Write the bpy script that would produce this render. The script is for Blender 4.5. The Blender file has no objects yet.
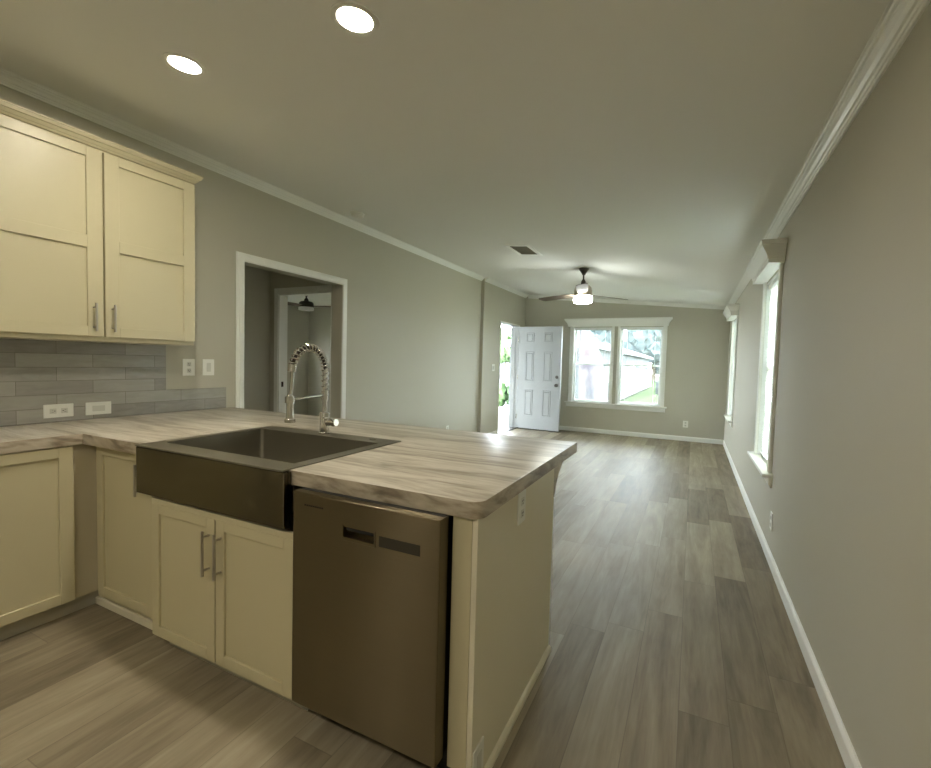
import bpy, bmesh, math, random
from mathutils import Vector, Matrix

random.seed(7)
C = bpy.context.scene.collection
SC = bpy.context.scene
PI = math.pi

# ------------------------------------------------------------------ camera, sky, sun, exposure
cam_d = bpy.data.cameras.new('camera')
cam = bpy.data.objects.new('camera', cam_d)
C.objects.link(cam)
FW = Vector((-0.44195279, 0.89573746, -0.04829214))
RT = Vector((0.89589341, 0.44346771, 0.02667197))
UP = Vector((-0.04530709, 0.03147686, 0.99847708))
mw = Matrix.Identity(4)
for i in range(3):
    mw[i][0], mw[i][1], mw[i][2] = RT[i], UP[i], -FW[i]
mw[2][3] = 1.3276
cam.matrix_world = mw
cam_d.sensor_width = 36.0
cam_d.sensor_fit = 'HORIZONTAL'
cam_d.lens = 460.608 / 931 * 36
cam_d.clip_start = 0.02
cam_d.clip_end = 500
SC.camera = cam

world = bpy.data.worlds.new('sky')
SC.world = world
world.use_nodes = True
bg = world.node_tree.nodes['Background']
bg.inputs['Color'].default_value = (0.84, 0.93, 1.0, 1)
bg.inputs['Strength'].default_value = 10.0

sun_d = bpy.data.lights.new('sun', 'SUN')
sun_d.energy = 6.0
sun_d.angle = math.radians(1.0)
sun_d.color = (1.0, 0.95, 0.86)
sun = bpy.data.objects.new('sun', sun_d)
C.objects.link(sun)
sun.rotation_euler = Vector((-0.50, 0.45, -0.74)).to_track_quat('-Z', 'Y').to_euler()
sun.location = (0, -8, 12)

DOWNLIGHT = 70.0        # kitchen downlights
FANLIGHT = 21.0

vs = SC.view_settings
vs.view_transform = 'Standard'
vs.look = 'None'
vs.gamma = 1.0
vs.exposure = 2.05
try:
    vs.use_curve_mapping = False
except Exception:
    pass
cy = SC.cycles
cy.max_bounces = 12
cy.diffuse_bounces = 7
cy.glossy_bounces = 5
cy.transmission_bounces = 6
cy.transparent_max_bounces = 24
cy.caustics_reflective = False
cy.caustics_refractive = False
cy.sample_clamp_indirect = 6.0
cy.use_denoising = True

# ------------------------------------------------------------------ room numbers (metres)
XR, XL, XL2, YB, YK = 0.533, -3.254, -3.197, 9.208, -2.4
YJ = 7.10                     # where the left wall steps in
def zc(x):                    # sloped ceiling
    return 2.747 + (2.4008 - 2.747) * (x - XL) / (XR - XL)
HC = 0.92                     # worktop height

# ------------------------------------------------------------------ mesh helpers
def bm_new():
    return bmesh.new()

def box(bm, x0, x1, y0, y1, z0, z1, bev=0.0, seg=1):
    if x0 > x1: x0, x1 = x1, x0
    if y0 > y1: y0, y1 = y1, y0
    if z0 > z1: z0, z1 = z1, z0
    vs_ = [bm.verts.new((x, y, z)) for x in (x0, x1) for y in (y0, y1) for z in (z0, z1)]
    idx = [(0, 1, 3, 2), (4, 6, 7, 5), (0, 4, 5, 1), (2, 3, 7, 6), (0, 2, 6, 4), (1, 5, 7, 3)]
    fs = [bm.faces.new([vs_[i] for i in f]) for f in idx]
    if bev > 0:
        es = list({e for f in fs for e in f.edges})
        bmesh.ops.bevel(bm, geom=es, offset=bev, segments=seg, profile=0.5, affect='EDGES')

def loft(bm, rings, cap=True, closed=True):
    """rings: list of lists of points, joined one after another."""
    vr = [[bm.verts.new(p) for p in r] for r in rings]
    n = len(vr[0])
    for a, b in zip(vr[:-1], vr[1:]):
        for i in range(n if closed else n - 1):
            j = (i + 1) % n
            bm.faces.new((a[i], a[j], b[j], b[i]))
    if cap:
        bm.faces.new(list(reversed(vr[0])))
        bm.faces.new(vr[-1])

def frame_of(d):
    d = d.normalized()
    a = Vector((0, 0, 1)) if abs(d.z) < 0.9 else Vector((1, 0, 0))
    u = d.cross(a).normalized()
    return u, d.cross(u).normalized()

def cyl(bm, p0, p1, r0, r1=None, n=20):
    p0, p1 = Vector(p0), Vector(p1)
    r1 = r0 if r1 is None else r1
    u, v = frame_of(p1 - p0)
    rings = []
    for p, r in ((p0, r0), (p1, r1)):
        rings.append([p + (u * math.cos(2 * PI * i / n) + v * math.sin(2 * PI * i / n)) * r for i in range(n)])
    loft(bm, rings)

def tube(bm, pts, r, n=10):
    pts = [Vector(p) for p in pts]
    rings = []
    u = None
    for i, p in enumerate(pts):
        d = (pts[min(i + 1, len(pts) - 1)] - pts[max(i - 1, 0)]).normalized()
        if u is None:
            u, v = frame_of(d)
        else:
            u = (u - d * u.dot(d)).normalized()
            v = d.cross(u)
        rr = r[i] if isinstance(r, (list, tuple)) else r
        rings.append([p + (u * math.cos(2 * PI * k / n) + v * math.sin(2 * PI * k / n)) * rr for k in range(n)])
    loft(bm, rings)

def lathe(bm, cx, cyy, prof, n=32, tilt=None, annular=False):
    """prof: list of (radius, z) from one end to the other; closed by caps, or a closed loop when annular."""
    if annular: prof = list(prof) + [prof[0]]
    rings = []
    for r, z in prof:
        ring = []
        for i in range(n):
            a = 2 * PI * i / n
            x, y = cx + r * math.cos(a), cyy + r * math.sin(a)
            zz = z + (tilt * (x - cx) if tilt else 0)
            ring.append((x, y, zz))
        rings.append(ring)
    loft(bm, rings, cap=not annular)
    if annular: bmesh.ops.remove_doubles(bm, verts=bm.verts[:], dist=1e-6)

def prism(bm, poly, a0, a1, axis):
    """poly in the two other axes (in axis order), extruded along axis."""
    def pt(q, a):
        if axis == 'x': return (a, q[0], q[1])
        if axis == 'y': return (q[0], a, q[1])
        return (q[0], q[1], a)
    loft(bm, [[pt(q, a0) for q in poly], [pt(q, a1) for q in poly]])

def smooth_by_angle(me, ang=40):
    for p in me.polygons:
        p.use_smooth = True
    try:
        me.set_sharp_from_angle(angle=math.radians(ang))
    except Exception:
        pass

def tag(o, label=None, cat=None, group=None, kind=None):
    if label: o['label'] = label
    if cat: o['category'] = cat
    if group: o['group'] = group
    if kind: o['kind'] = kind
    return o

def origin_of(o):
    v = Vector((0, 0, 0))
    while o is not None:
        v += o.location
        o = o.parent
    return v

def obj(name, bm, mat, parent=None, smooth=True, base=None):
    """bm is in room coordinates; it becomes ONE mesh object."""
    bmesh.ops.recalc_face_normals(bm, faces=bm.faces[:])
    off = origin_of(parent) if parent else Vector(base or (0, 0, 0))
    for v in bm.verts:
        v.co -= off
    me = bpy.data.meshes.new(name)
    bm.to_mesh(me)
    bm.free()
    if smooth: smooth_by_angle(me)
    me.materials.append(mat)
    o = bpy.data.objects.new(name, me)
    C.objects.link(o)
    if parent: o.parent = parent
    elif base: o.location = base
    return o

def thing(name, label, cat, loc, group=None):
    o = bpy.data.objects.new(name, None)
    o.empty_display_size = 0.1
    o.location = loc
    C.objects.link(o)
    return tag(o, label, cat, group)

def struct(name, bm, mat, parent=None, smooth=True):
    o = obj(name, bm, mat, parent, smooth)
    if parent is None: o['kind'] = 'structure'
    return o

def struct_root(name, loc=(0, 0, 0)):
    o = bpy.data.objects.new(name, None)
    o.location = loc
    o['kind'] = 'structure'
    C.objects.link(o)
    return o

# ------------------------------------------------------------------ materials
def srgb(r, g, b):
    f = lambda c: (c / 255 / 12.92) if c / 255 <= 0.04045 else ((c / 255 + 0.055) / 1.055) ** 2.4
    return (f(r), f(g), f(b), 1)

def mat(name, col, rough=0.5, metal=0.0, bump=0.0, bscale=200, var=0.0, vscale=3.0, spec=0.5, coat=0.0, stretch=None):
    m = bpy.data.materials.new(name)
    m.use_nodes = True
    nt = m.node_tree
    b = nt.nodes['Principled BSDF']
    b.inputs['Base Color'].default_value = col
    b.inputs['Roughness'].default_value = rough
    b.inputs['Metallic'].default_value = metal
    b.inputs['Specular IOR Level'].default_value = spec
    b.inputs['Coat Weight'].default_value = coat
    geo = nt.nodes.new('ShaderNodeNewGeometry')
    src = geo.outputs['Position']
    if stretch:
        mp = nt.nodes.new('ShaderNodeMapping')
        mp.inputs['Scale'].default_value = stretch
        nt.links.new(src, mp.inputs['Vector'])
        src = mp.outputs['Vector']
    if var > 0:
        nz = nt.nodes.new('ShaderNodeTexNoise')
        nz.inputs['Scale'].default_value = vscale
        nz.inputs['Detail'].default_value = 4
        nt.links.new(src, nz.inputs['Vector'])
        rp = nt.nodes.new('ShaderNodeValToRGB')
        rp.color_ramp.elements[0].position = 0.3
        rp.color_ramp.elements[1].position = 0.7
        rp.color_ramp.elements[0].color = tuple(c * (1 - var) for c in col[:3]) + (1,)
        rp.color_ramp.elements[1].color = tuple(min(1, c * (1 + var)) for c in col[:3]) + (1,)
        nt.links.new(nz.outputs['Fac'], rp.inputs['Fac'])
        nt.links.new(rp.outputs['Color'], b.inputs['Base Color'])
    if bump > 0:
        n2 = nt.nodes.new('ShaderNodeTexNoise')
        n2.inputs['Scale'].default_value = bscale
        n2.inputs['Detail'].default_value = 2
        nt.links.new(src, n2.inputs['Vector'])
        bp = nt.nodes.new('ShaderNodeBump')
        bp.inputs['Strength'].default_value = bump
        bp.inputs['Distance'].default_value = 0.002
        nt.links.new(n2.outputs['Fac'], bp.inputs['Height'])
        nt.links.new(bp.outputs['Normal'], b.inputs['Normal'])
    return m

def emis(name, col, strength):
    m = bpy.data.materials.new(name)
    m.use_nodes = True
    b = m.node_tree.nodes['Principled BSDF']
    b.inputs['Base Color'].default_value = (0.9, 0.9, 0.88, 1)
    b.inputs['Emission Color'].default_value = col
    b.inputs['Emission Strength'].default_value = strength
    return m

def glass_mat():
    m = bpy.data.materials.new('window_glass')
    m.use_nodes = True
    nt = m.node_tree
    out = nt.nodes['Material Output']
    nt.nodes.remove(nt.nodes['Principled BSDF'])
    tr = nt.nodes.new('ShaderNodeBsdfTransparent')
    tr.inputs['Color'].default_value = (0.82, 0.84, 0.84, 1)
    gl = nt.nodes.new('ShaderNodeBsdfGlossy')
    gl.inputs['Roughness'].default_value = 0.02
    fr = nt.nodes.new('ShaderNodeFresnel')
    fr.inputs['IOR'].default_value = 1.35
    mx = nt.nodes.new('ShaderNodeMixShader')
    nt.links.new(fr.outputs['Fac'], mx.inputs['Fac'])
    nt.links.new(tr.outputs['BSDF'], mx.inputs[1])
    nt.links.new(gl.outputs['BSDF'], mx.inputs[2])
    nt.links.new(mx.outputs['Shader'], out.inputs['Surface'])
    return m

def blind_mat():
    m = bpy.data.materials.new('blind_slat')
    m.use_nodes = True
    nt = m.node_tree
    out = nt.nodes['Material Output']
    b = nt.nodes['Principled BSDF']
    b.inputs['Base Color'].default_value = (0.85, 0.87, 0.86, 1)
    b.inputs['Roughness'].default_value = 0.45
    tl = nt.nodes.new('ShaderNodeBsdfTranslucent')
    tl.inputs['Color'].default_value = (0.97, 0.96, 0.88, 1)
    mx = nt.nodes.new('ShaderNodeMixShader')
    mx.inputs['Fac'].default_value = 0.60
    nt.links.new(b.outputs['BSDF'], mx.inputs[1])
    nt.links.new(tl.outputs['BSDF'], mx.inputs[2])
    nt.links.new(mx.outputs['Shader'], out.inputs['Surface'])
    return m

class N:
    """tiny node-graph helper"""
    def __init__(self, nt): self.nt = nt
    def math(self, op, a, b=None):
        n = self.nt.nodes.new('ShaderNodeMath'); n.operation = op
        for i, v in enumerate((a, b)):
            if v is None: continue
            if isinstance(v, (int, float)): n.inputs[i].default_value = v
            else: self.nt.links.new(v, n.inputs[i])
        return n.outputs[0]
    def xyz(self, x, y, z):
        n = self.nt.nodes.new('ShaderNodeCombineXYZ')
        for i, v in enumerate((x, y, z)):
            if isinstance(v, (int, float)): n.inputs[i].default_value = v
            else: self.nt.links.new(v, n.inputs[i])
        return n.outputs[0]
    def pos(self):
        g = self.nt.nodes.new('ShaderNodeNewGeometry')
        s = self.nt.nodes.new('ShaderNodeSeparateXYZ')
        self.nt.links.new(g.outputs['Position'], s.inputs[0])
        return s.outputs
    def white(self, vec):
        n = self.nt.nodes.new('ShaderNodeTexWhiteNoise'); n.noise_dimensions = '3D'
        self.nt.links.new(vec, n.inputs['Vector'])
        return n.outputs['Value']
    def noise(self, vec, scale, detail=4, rough=0.55, dist=0.0):
        n = self.nt.nodes.new('ShaderNodeTexNoise')
        n.inputs['Scale'].default_value = scale
        n.inputs['Detail'].default_value = detail
        n.inputs['Roughness'].default_value = rough
        n.inputs['Distortion'].default_value = dist
        self.nt.links.new(vec, n.inputs['Vector'])
        return n.outputs['Fac']
    def ramp(self, fac, stops):
        n = self.nt.nodes.new('ShaderNodeValToRGB')
        cr = n.color_ramp
        while len(cr.elements) < len(stops): cr.elements.new(0.5)
        for e, (p, c) in zip(cr.elements, stops):
            e.position = p; e.color = c
        self.nt.links.new(fac, n.inputs['Fac'])
        return n.outputs['Color']
    def mix(self, fac, a, b, mode='MIX'):
        n = self.nt.nodes.new('ShaderNodeMix'); n.data_type = 'RGBA'; n.blend_type = mode
        for s, v in ((n.inputs[0], fac), (n.inputs[6], a), (n.inputs[7], b)):
            if isinstance(v, (int, float)): s.default_value = v
            elif isinstance(v, tuple): s.default_value = v
            else: self.nt.links.new(v, s)
        return n.outputs[2]

def floor_mat():
    m = bpy.data.materials.new('vinyl_plank'); m.use_nodes = True
    nt = m.node_tree; g = N(nt); b = nt.nodes['Principled BSDF']
    x, y, z = g.pos()
    W, L = 0.172, 1.22
    xs = g.math('DIVIDE', g.math('ADD', x, 20 * W - 0.352), W)
    row = g.math('FLOOR', xs)
    off = g.math('MULTIPLY', g.white(g.xyz(row, 3.3, 1.7)), L)
    ys = g.math('DIVIDE', g.math('ADD', g.math('ADD', y, off), 30.0), L)
    cell = g.math('FLOOR', ys)
    r1 = g.white(g.xyz(row, cell, 0.5))
    r2 = g.white(g.xyz(row, cell, 7.5))
    # grain drawn out along the plank, shifted per plank
    v = g.xyz(g.math('ADD', g.math('MULTIPLY', x, 1.0), g.math('MULTIPLY', r1, 37.0)), g.math('MULTIPLY', y, 0.09), g.math('MULTIPLY', r2, 19.0))
    g1 = g.noise(v, 9.0, 5, 0.6, 1.2)
    g2 = g.noise(v, 45.0, 3, 0.6, 0.6)
    v3 = g.xyz(g.math('MULTIPLY', x, 1.0), g.math('ADD', g.math('MULTIPLY', y, 0.35), g.math('MULTIPLY', r1, 11.0)), r2)
    g3 = g.noise(v3, 4.5, 3, 0.5, 1.5)
    tone = g.math('ADD', g.math('ADD', g.math('MULTIPLY', r1, 0.30), g.math('MULTIPLY', g1, 0.72)),
                  g.math('ADD', g.math('MULTIPLY', g2, 0.26), g.math('MULTIPLY', g3, 0.25)))
    tone = g.math('SUBTRACT', tone, 0.30)
    col = g.ramp(tone, [(0.16, srgb(100, 90, 72)), (0.38, srgb(132, 121, 101)), (0.60, srgb(156, 145, 123)), (0.86, srgb(184, 174, 151))])
    fx = g.math('FRACT', xs); fy = g.math('FRACT', ys)
    ex = g.math('LESS_THAN', g.math('MINIMUM', fx, g.math('SUBTRACT', 1.0, fx)), 0.010)
    ey = g.math('LESS_THAN', g.math('MINIMUM', fy, g.math('SUBTRACT', 1.0, fy)), 0.0016)
    seam = g.math('MULTIPLY', g.math('MAXIMUM', ex, ey), 0.30)
    col = g.mix(seam, col, srgb(72, 62, 50))
    nt.links.new(col, b.inputs['Base Color'])
    b.inputs['Roughness'].default_value = 0.52
    b.inputs['Specular IOR Level'].default_value = 0.38
    bp = nt.nodes.new('ShaderNodeBump'); bp.inputs['Strength'].default_value = 0.12; bp.inputs['Distance'].default_value = 0.002
    nt.links.new(g2, bp.inputs['Height']); nt.links.new(bp.outputs['Normal'], b.inputs['Normal'])
    return m

def counter_mat():
    m = bpy.data.materials.new('laminate_worktop'); m.use_nodes = True
    nt = m.node_tree; g = N(nt); b = nt.nodes['Principled BSDF']
    x, y, z = g.pos()
    warp = g.noise(g.xyz(g.math('MULTIPLY', x, 0.5), y, z), 3.0, 3, 0.5, 0.5)
    yy = g.math('ADD', g.math('ADD', y, g.math('MULTIPLY', z, 0.7)), g.math('MULTIPLY', warp, 0.13))
    v = g.xyz(g.math('MULTIPLY', x, 0.13), yy, g.math('MULTIPLY', z, 0.6))
    a = g.noise(v, 9.0, 6, 0.62, 0.9)
    c = g.noise(v, 24.0, 4, 0.6, 1.8)
    t = g.math('ADD', g.math('MULTIPLY', a, 0.7), g.math('MULTIPLY', c, 0.3))
    col = g.ramp(t, [(0.30, srgb(112, 103, 90)), (0.40, srgb(148, 139, 124)), (0.48, srgb(178, 170, 156)), (0.58, srgb(204, 198, 186)), (0.72, srgb(172, 163, 148))])
    # edge banding: shorter, blotchier figure on the vertical faces
    ge = nt.nodes.new('ShaderNodeNewGeometry'); sn = nt.nodes.new('ShaderNodeSeparateXYZ')
    nt.links.new(ge.outputs['Normal'], sn.inputs[0])
    side = g.math('LESS_THAN', g.math('ABSOLUTE', sn.outputs[2]), 0.5)
    u = g.math('ADD', g.math('ADD', x, y), g.math('MULTIPLY', z, 1.6))
    e1 = g.noise(g.xyz(u, g.math('MULTIPLY', z, 2.5), 0.0), 7.0, 4, 0.55, 0.5)
    ecol = g.ramp(e1, [(0.30, srgb(112, 101, 86)), (0.42, srgb(142, 130, 113)), (0.54, srgb(176, 165, 147)), (0.70, srgb(194, 184, 166))])
    col = g.mix(side, col, ecol)
    nt.links.new(col, b.inputs['Base Color'])
    b.inputs['Roughness'].default_value = 0.33
    b.inputs['Specular IOR Level'].default_value = 0.5
    return m

def tile_mat():
    m = bpy.data.materials.new('grey_wall_tile'); m.use_nodes = True
    nt = m.node_tree; g = N(nt); b = nt.nodes['Principled BSDF']
    x, y, z = g.pos()
    br = nt.nodes.new('ShaderNodeTexBrick')
    br.offset = 0.5; br.offset_frequency = 2
    br.inputs['Scale'].default_value = 1.0
    br.inputs['Brick Width'].default_value = 0.355
    br.inputs['Row Height'].default_value = 0.0775
    br.inputs['Mortar Size'].default_value = 0.0012
    br.inputs['Mortar Smooth'].default_value = 0.1
    br.inputs['Bias'].default_value = 0.0
    br.inputs['Color1'].default_value = (0, 0, 0, 1)
    br.inputs['Color2'].default_value = (1, 1, 1, 1)
    br.inputs['Mortar'].default_value = (0.5, 0.5, 0.5, 1)
    nt.links.new(g.xyz(g.math('SUBTRACT', y, 1.671 - 0.1775 * 8), g.math('SUBTRACT', z, 0.9245 - 0.0775 * 8), 0), br.inputs['Vector'])
    n1 = g.noise(g.xyz(g.math('MULTIPLY', y, 0.25), x, z), 22, 4, 0.6, 0.8)
    t = g.math('ADD', g.math('MULTIPLY', n1, 0.6), g.math('MULTIPLY', br.outputs['Color'], 0.4))
    col = g.ramp(t, [(0.2, srgb(134, 132, 124)), (0.5, srgb(156, 154, 146)), (0.8, srgb(174, 172, 164))])
    col = g.mix(br.outputs['Fac'], col, srgb(112, 107, 97))
    nt.links.new(col, b.inputs['Base Color'])
    b.inputs['Roughness'].default_value = 0.32
    bp = nt.nodes.new('ShaderNodeBump'); bp.inputs['Strength'].default_value = 0.5; bp.inputs['Distance'].default_value = 0.002
    bp.invert = True
    nt.links.new(br.outputs['Fac'], bp.inputs['Height']); nt.links.new(bp.outputs['Normal'], b.inputs['Normal'])
    return m

def steel_mat(name, col, rough, aniso=1.0):
    m = bpy.data.materials.new(name); m.use_nodes = True
    nt = m.node_tree; g = N(nt); b = nt.nodes['Principled BSDF']
    x, y, z = g.pos()
    v = g.xyz(g.math('MULTIPLY', x, 1.5), g.math('MULTIPLY', y, 1.5), g.math('MULTIPLY', z, 260.0))
    n1 = g.noise(v, 3.0, 3, 0.6)
    nt.links.new(g.ramp(n1, [(0.3, tuple(c * 0.95 for c in col[:3]) + (1,)), (0.7, col)]), b.inputs['Base Color'])
    b.inputs['Metallic'].default_value = 1.0
    b.inputs['Roughness'].default_value = rough
    b.inputs['Anisotropic'].default_value = aniso
    nt.links.new(g.xyz(0.05, 0.3, 1.0), b.inputs['Tangent'])
    return m

def grass_mat():
    return mat('lawn', srgb(40, 54, 24), 1.0, spec=0.05, bump=0.6, bscale=30, var=0.30, vscale=1.5)

M = {}
M['wall'] = mat('greige_wall_paint', srgb(190, 187, 172), 0.6, bump=0.05, bscale=350, spec=0.3)
M['ceiling'] = mat('ceiling_paint', srgb(238, 239, 236), 0.7, bump=0.10, bscale=220, spec=0.2)
M['trim'] = mat('white_trim_paint', srgb(238, 239, 234), 0.35)
M['floor'] = floor_mat()
M['cream'] = mat('cream_cabinet_paint', srgb(198, 190, 158), 0.38, bump=0.02, bscale=120)
M['taupe'] = mat('taupe_cabinet_panel', srgb(196, 188, 164), 0.5)
M['toe'] = mat('toe_kick_board', srgb(178, 175, 160), 0.6)
M['panel'] = mat('peninsula_panel_paint', srgb(224, 218, 196), 0.45)
M['counter'] = counter_mat()
M['tile'] = tile_mat()
M['steel'] = steel_mat('brushed_stainless', (0.215, 0.178, 0.115, 1), 0.36)
M['sink'] = steel_mat('sink_stainless', (0.22, 0.195, 0.15, 1), 0.24)
M['basin'] = steel_mat('basin_stainless', (0.27, 0.25, 0.20, 1), 0.48, 0.0)
M['apron'] = steel_mat('apron_stainless', (0.16, 0.14, 0.095, 1), 0.26)  # apron's dark reflections put into its colour; basin steel is lighter
M['dark'] = mat('black_plastic', (0.012, 0.012, 0.012, 1), 0.5)
M['lcd'] = mat('grey_control_strip', (0.05, 0.045, 0.034, 1), 0.5, spec=0.2)
M['nickel'] = mat('brushed_nickel', (0.56, 0.53, 0.48, 1), 0.26, metal=1.0)
M['knob'] = mat('dark_satin_nickel', (0.20, 0.19, 0.18, 1), 0.4, metal=1.0)
M['chrome'] = mat('satin_chrome', (0.62, 0.60, 0.56, 1), 0.18, metal=1.0)
M['pull'] = mat('satin_pull', (0.50, 0.47, 0.42, 1), 0.32, metal=1.0)
M['plate'] = mat('white_plastic', srgb(232, 232, 224), 0.35)
M['slot'] = mat('socket_slot', srgb(70, 68, 62), 0.6)
M['rocker'] = mat('rocker_plastic', srgb(208, 208, 198), 0.4)
M['vent'] = mat('white_vent_metal', srgb(250, 250, 246), 0.4)
M['ventdark'] = mat('vent_duct', srgb(150, 147, 138), 0.8)
M['door'] = mat('white_door_paint', srgb(184, 188, 192), 0.35)
M['glass'] = glass_mat()
M['blind'] = blind_mat()
M['vinyl'] = mat('white_vinyl_sash', srgb(236, 238, 238), 0.35)
M['lens'] = emis('downlight_lens', (1.0, 0.92, 0.76, 1), DOWNLIGHT)
M['fanlens'] = emis('fan_lamp_glass', (0.96, 1.0, 0.93, 1), FANLIGHT)
M['frost'] = mat('frosted_lamp_glass', srgb(225, 226, 220), 0.3)
M['bronze'] = mat('dark_bronze', (0.06, 0.05, 0.042, 1), 0.4, metal=0.8)
M['fanbody'] = mat('fan_nickel', (0.46, 0.40, 0.32, 1), 0.22, metal=1.0)
M['blade'] = mat('fan_blade', srgb(112, 102, 90), 0.75, spec=0.15, var=0.08, vscale=20)
M['grass'] = grass_mat()
M['concrete'] = mat('pale_concrete', srgb(88, 86, 83), 0.8, var=0.06, vscale=2)
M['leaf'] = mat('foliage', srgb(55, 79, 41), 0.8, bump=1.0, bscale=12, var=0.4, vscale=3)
M['leaf_far'] = mat('far_foliage', srgb(48, 60, 62), 0.9, bump=1.0, bscale=5, var=0.3, vscale=1.2)  # bluish haze of the view mixed into the leaf colour
M['bark'] = mat('bark', srgb(96, 82, 66), 0.9, bump=0.6, bscale=20)
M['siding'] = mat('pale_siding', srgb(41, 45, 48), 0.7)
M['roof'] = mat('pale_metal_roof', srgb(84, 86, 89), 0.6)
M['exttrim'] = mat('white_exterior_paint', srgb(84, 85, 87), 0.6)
M['darkglass'] = mat('dark_window_pane', srgb(70, 78, 88), 0.1)
M['acgrey'] = mat('grey_cabinet_metal', srgb(34, 38, 44), 0.5)
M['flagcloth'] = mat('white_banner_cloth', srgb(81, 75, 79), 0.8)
M['flagpink'] = mat('pink_banner_print', srgb(58, 37, 44), 0.8)
M['flagblue'] = mat('blue_banner_print', srgb(29, 34, 55), 0.8)
M['flagviolet'] = mat('violet_banner_print', srgb(44, 37, 53), 0.8)
M['pole'] = mat('grey_pole', srgb(120, 124, 130), 0.4, metal=0.5)

# ------------------------------------------------------------------ shell of the house
bm = bm_new(); box(bm, XL - 0.15, XR + 0.15, YK - 0.15, YB + 0.14, -0.15, 0)
struct('floor', bm, M['floor'], smooth=False)
bm = bm_new(); box(bm, -7.2, XL - 0.151, -1.2, 7.06, -0.15, 0.0)
struct('floor_bedroom', bm, M['floor'], smooth=False)

# sloped ceiling slab
bm = bm_new()
xa, xb = XL - 0.16, XR + 0.16
prism(bm, [(xa, zc(xa)), (xb, zc(xb)), (xb, zc(xb) + 0.12), (xa, zc(xa) + 0.12)], YK - 0.15, YB + 0.14, 'y')
struct('ceiling', bm, M['ceiling'], smooth=False)

OY0, OY1, OZ = 2.530, 3.695, 2.083          # cased opening in the left wall
DY0, DY1, DZ = 7.862, 8.880, 2.085          # front door opening
TL = 0.145
bm = bm_new()
zt = zc(XL) + 0.005
box(bm, XL - TL, XL, YK, OY0, 0, zt)
box(bm, XL - TL, XL, OY0, OY1, OZ, zt)
box(bm, XL - TL, XL, OY1, YJ, 0, zt)
zt = zc(XL2) + 0.005
box(bm, XL2 - TL - .02, XL2, YJ, DY0, 0, zt)
box(bm, XL2 - TL - .02, XL2, DY0, DY1, DZ, zt)
box(bm, XL2 - TL - .02, XL2, DY1, YB, 0, zt)
struct('wall_left', bm, M['wall'], smooth=False)

# windows: (openings along the wall)
BW = [(-2.168, -1.425), (-1.283, -0.525)]
WZ0, WZ1 = 0.590, 2.062
RW = [(3.960, 4.725), (7.575, 8.335)]

bm = bm_new()
us = [XL2 - TL] + [v for w in BW for v in w] + [XR + 0.14]
for i in range(0, len(us), 2):
    prism(bm, [(us[i], 0), (us[i + 1], 0), (us[i + 1], zc(us[i + 1]) + .005), (us[i], zc(us[i]) + .005)], YB, YB + 0.14, 'y')
for a, b_ in BW:
    box(bm, a, b_, YB, YB + 0.14, 0, WZ0)
    prism(bm, [(a, WZ1), (b_, WZ1), (b_, zc(b_) + .005), (a, zc(a) + .005)], YB, YB + 0.14, 'y')
struct('wall_back', bm, M['wall'], smooth=False)

bm = bm_new()
zt = zc(XR) + 0.003
us = [YK] + [v for w in RW for v in w] + [YB]
for i in range(0, len(us), 2):
    box(bm, XR, XR + 0.14, us[i], us[i + 1], 0, zt)
for a, b_ in RW:
    box(bm, XR, XR + 0.14, a, b_, 0, WZ0)
    box(bm, XR, XR + 0.14, a, b_, WZ1, zt)
struct('wall_right', bm, M['wall'], smooth=False)

bm = bm_new()
prism(bm, [(XL - TL, 0), (XR + .14, 0), (XR + .14, zc(XR + .14)), (XL - TL, zc(XL - TL))], YK - 0.14, YK, 'y')
struct('wall_kitchen', bm, M['wall'], smooth=False)

# hallway and bedroom behind the cased opening
HX = -4.42
HZ = 2.36
bm = bm_new()
box(bm, HX - 0.1, HX, -1.1, 3.80, 0, HZ)
box(bm, HX - 0.1, XL - TL, -1.2, -1.1, 0, HZ)
struct('wall_hall', bm, M['wall'], smooth=False)
BD0, BD1, BDZ = -4.285, -3.48, 2.045
BXL, BYB, BZ = -6.98, 6.95, 2.33
bm = bm_new()
box(bm, BXL - 0.1, BD0, 3.80, 3.91, 0, HZ)
box(bm, BD0, BD1, 3.80, 3.91, BDZ, HZ)
box(bm, BD1, XL - TL, 3.80, 3.91, 0, HZ)
struct('wall_bedroom_front', bm, M['wall'], smooth=False)
bm = bm_new()
box(bm, BXL - 0.1, XL - TL, BYB, BYB + 0.1, 0, BZ)
struct('wall_bedroom_back', bm, M['wall'], smooth=False)
bm = bm_new()
box(bm, BXL - 0.1, BXL, 3.91, 4.5, 0, BZ); box(bm, BXL - 0.1, BXL, 5.6, BYB, 0, BZ)
box(bm, BXL - 0.1, BXL, 4.5, 5.6, 0, 1.2); box(bm, BXL - 0.1, BXL, 4.5, 5.6, 1.75, BZ)
struct('wall_bedroom_left', bm, M['wall'], smooth=False)
bm = bm_new(); box(bm, HX - 0.1, XL - TL - .001, -1.2, 3.80, HZ, HZ + 0.1)
struct('ceiling_hall', bm, M['ceiling'], smooth=False)
bm = bm_new(); box(bm, BXL - 0.1, XL - TL - .001, 3.80, BYB + 0.1, HZ + .0005, HZ + 0.1); box(bm, BXL, XL - TL - .001, 3.91, BYB, BZ, HZ)
struct('ceiling_bedroom', bm, M['ceiling'], smooth=False)

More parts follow.
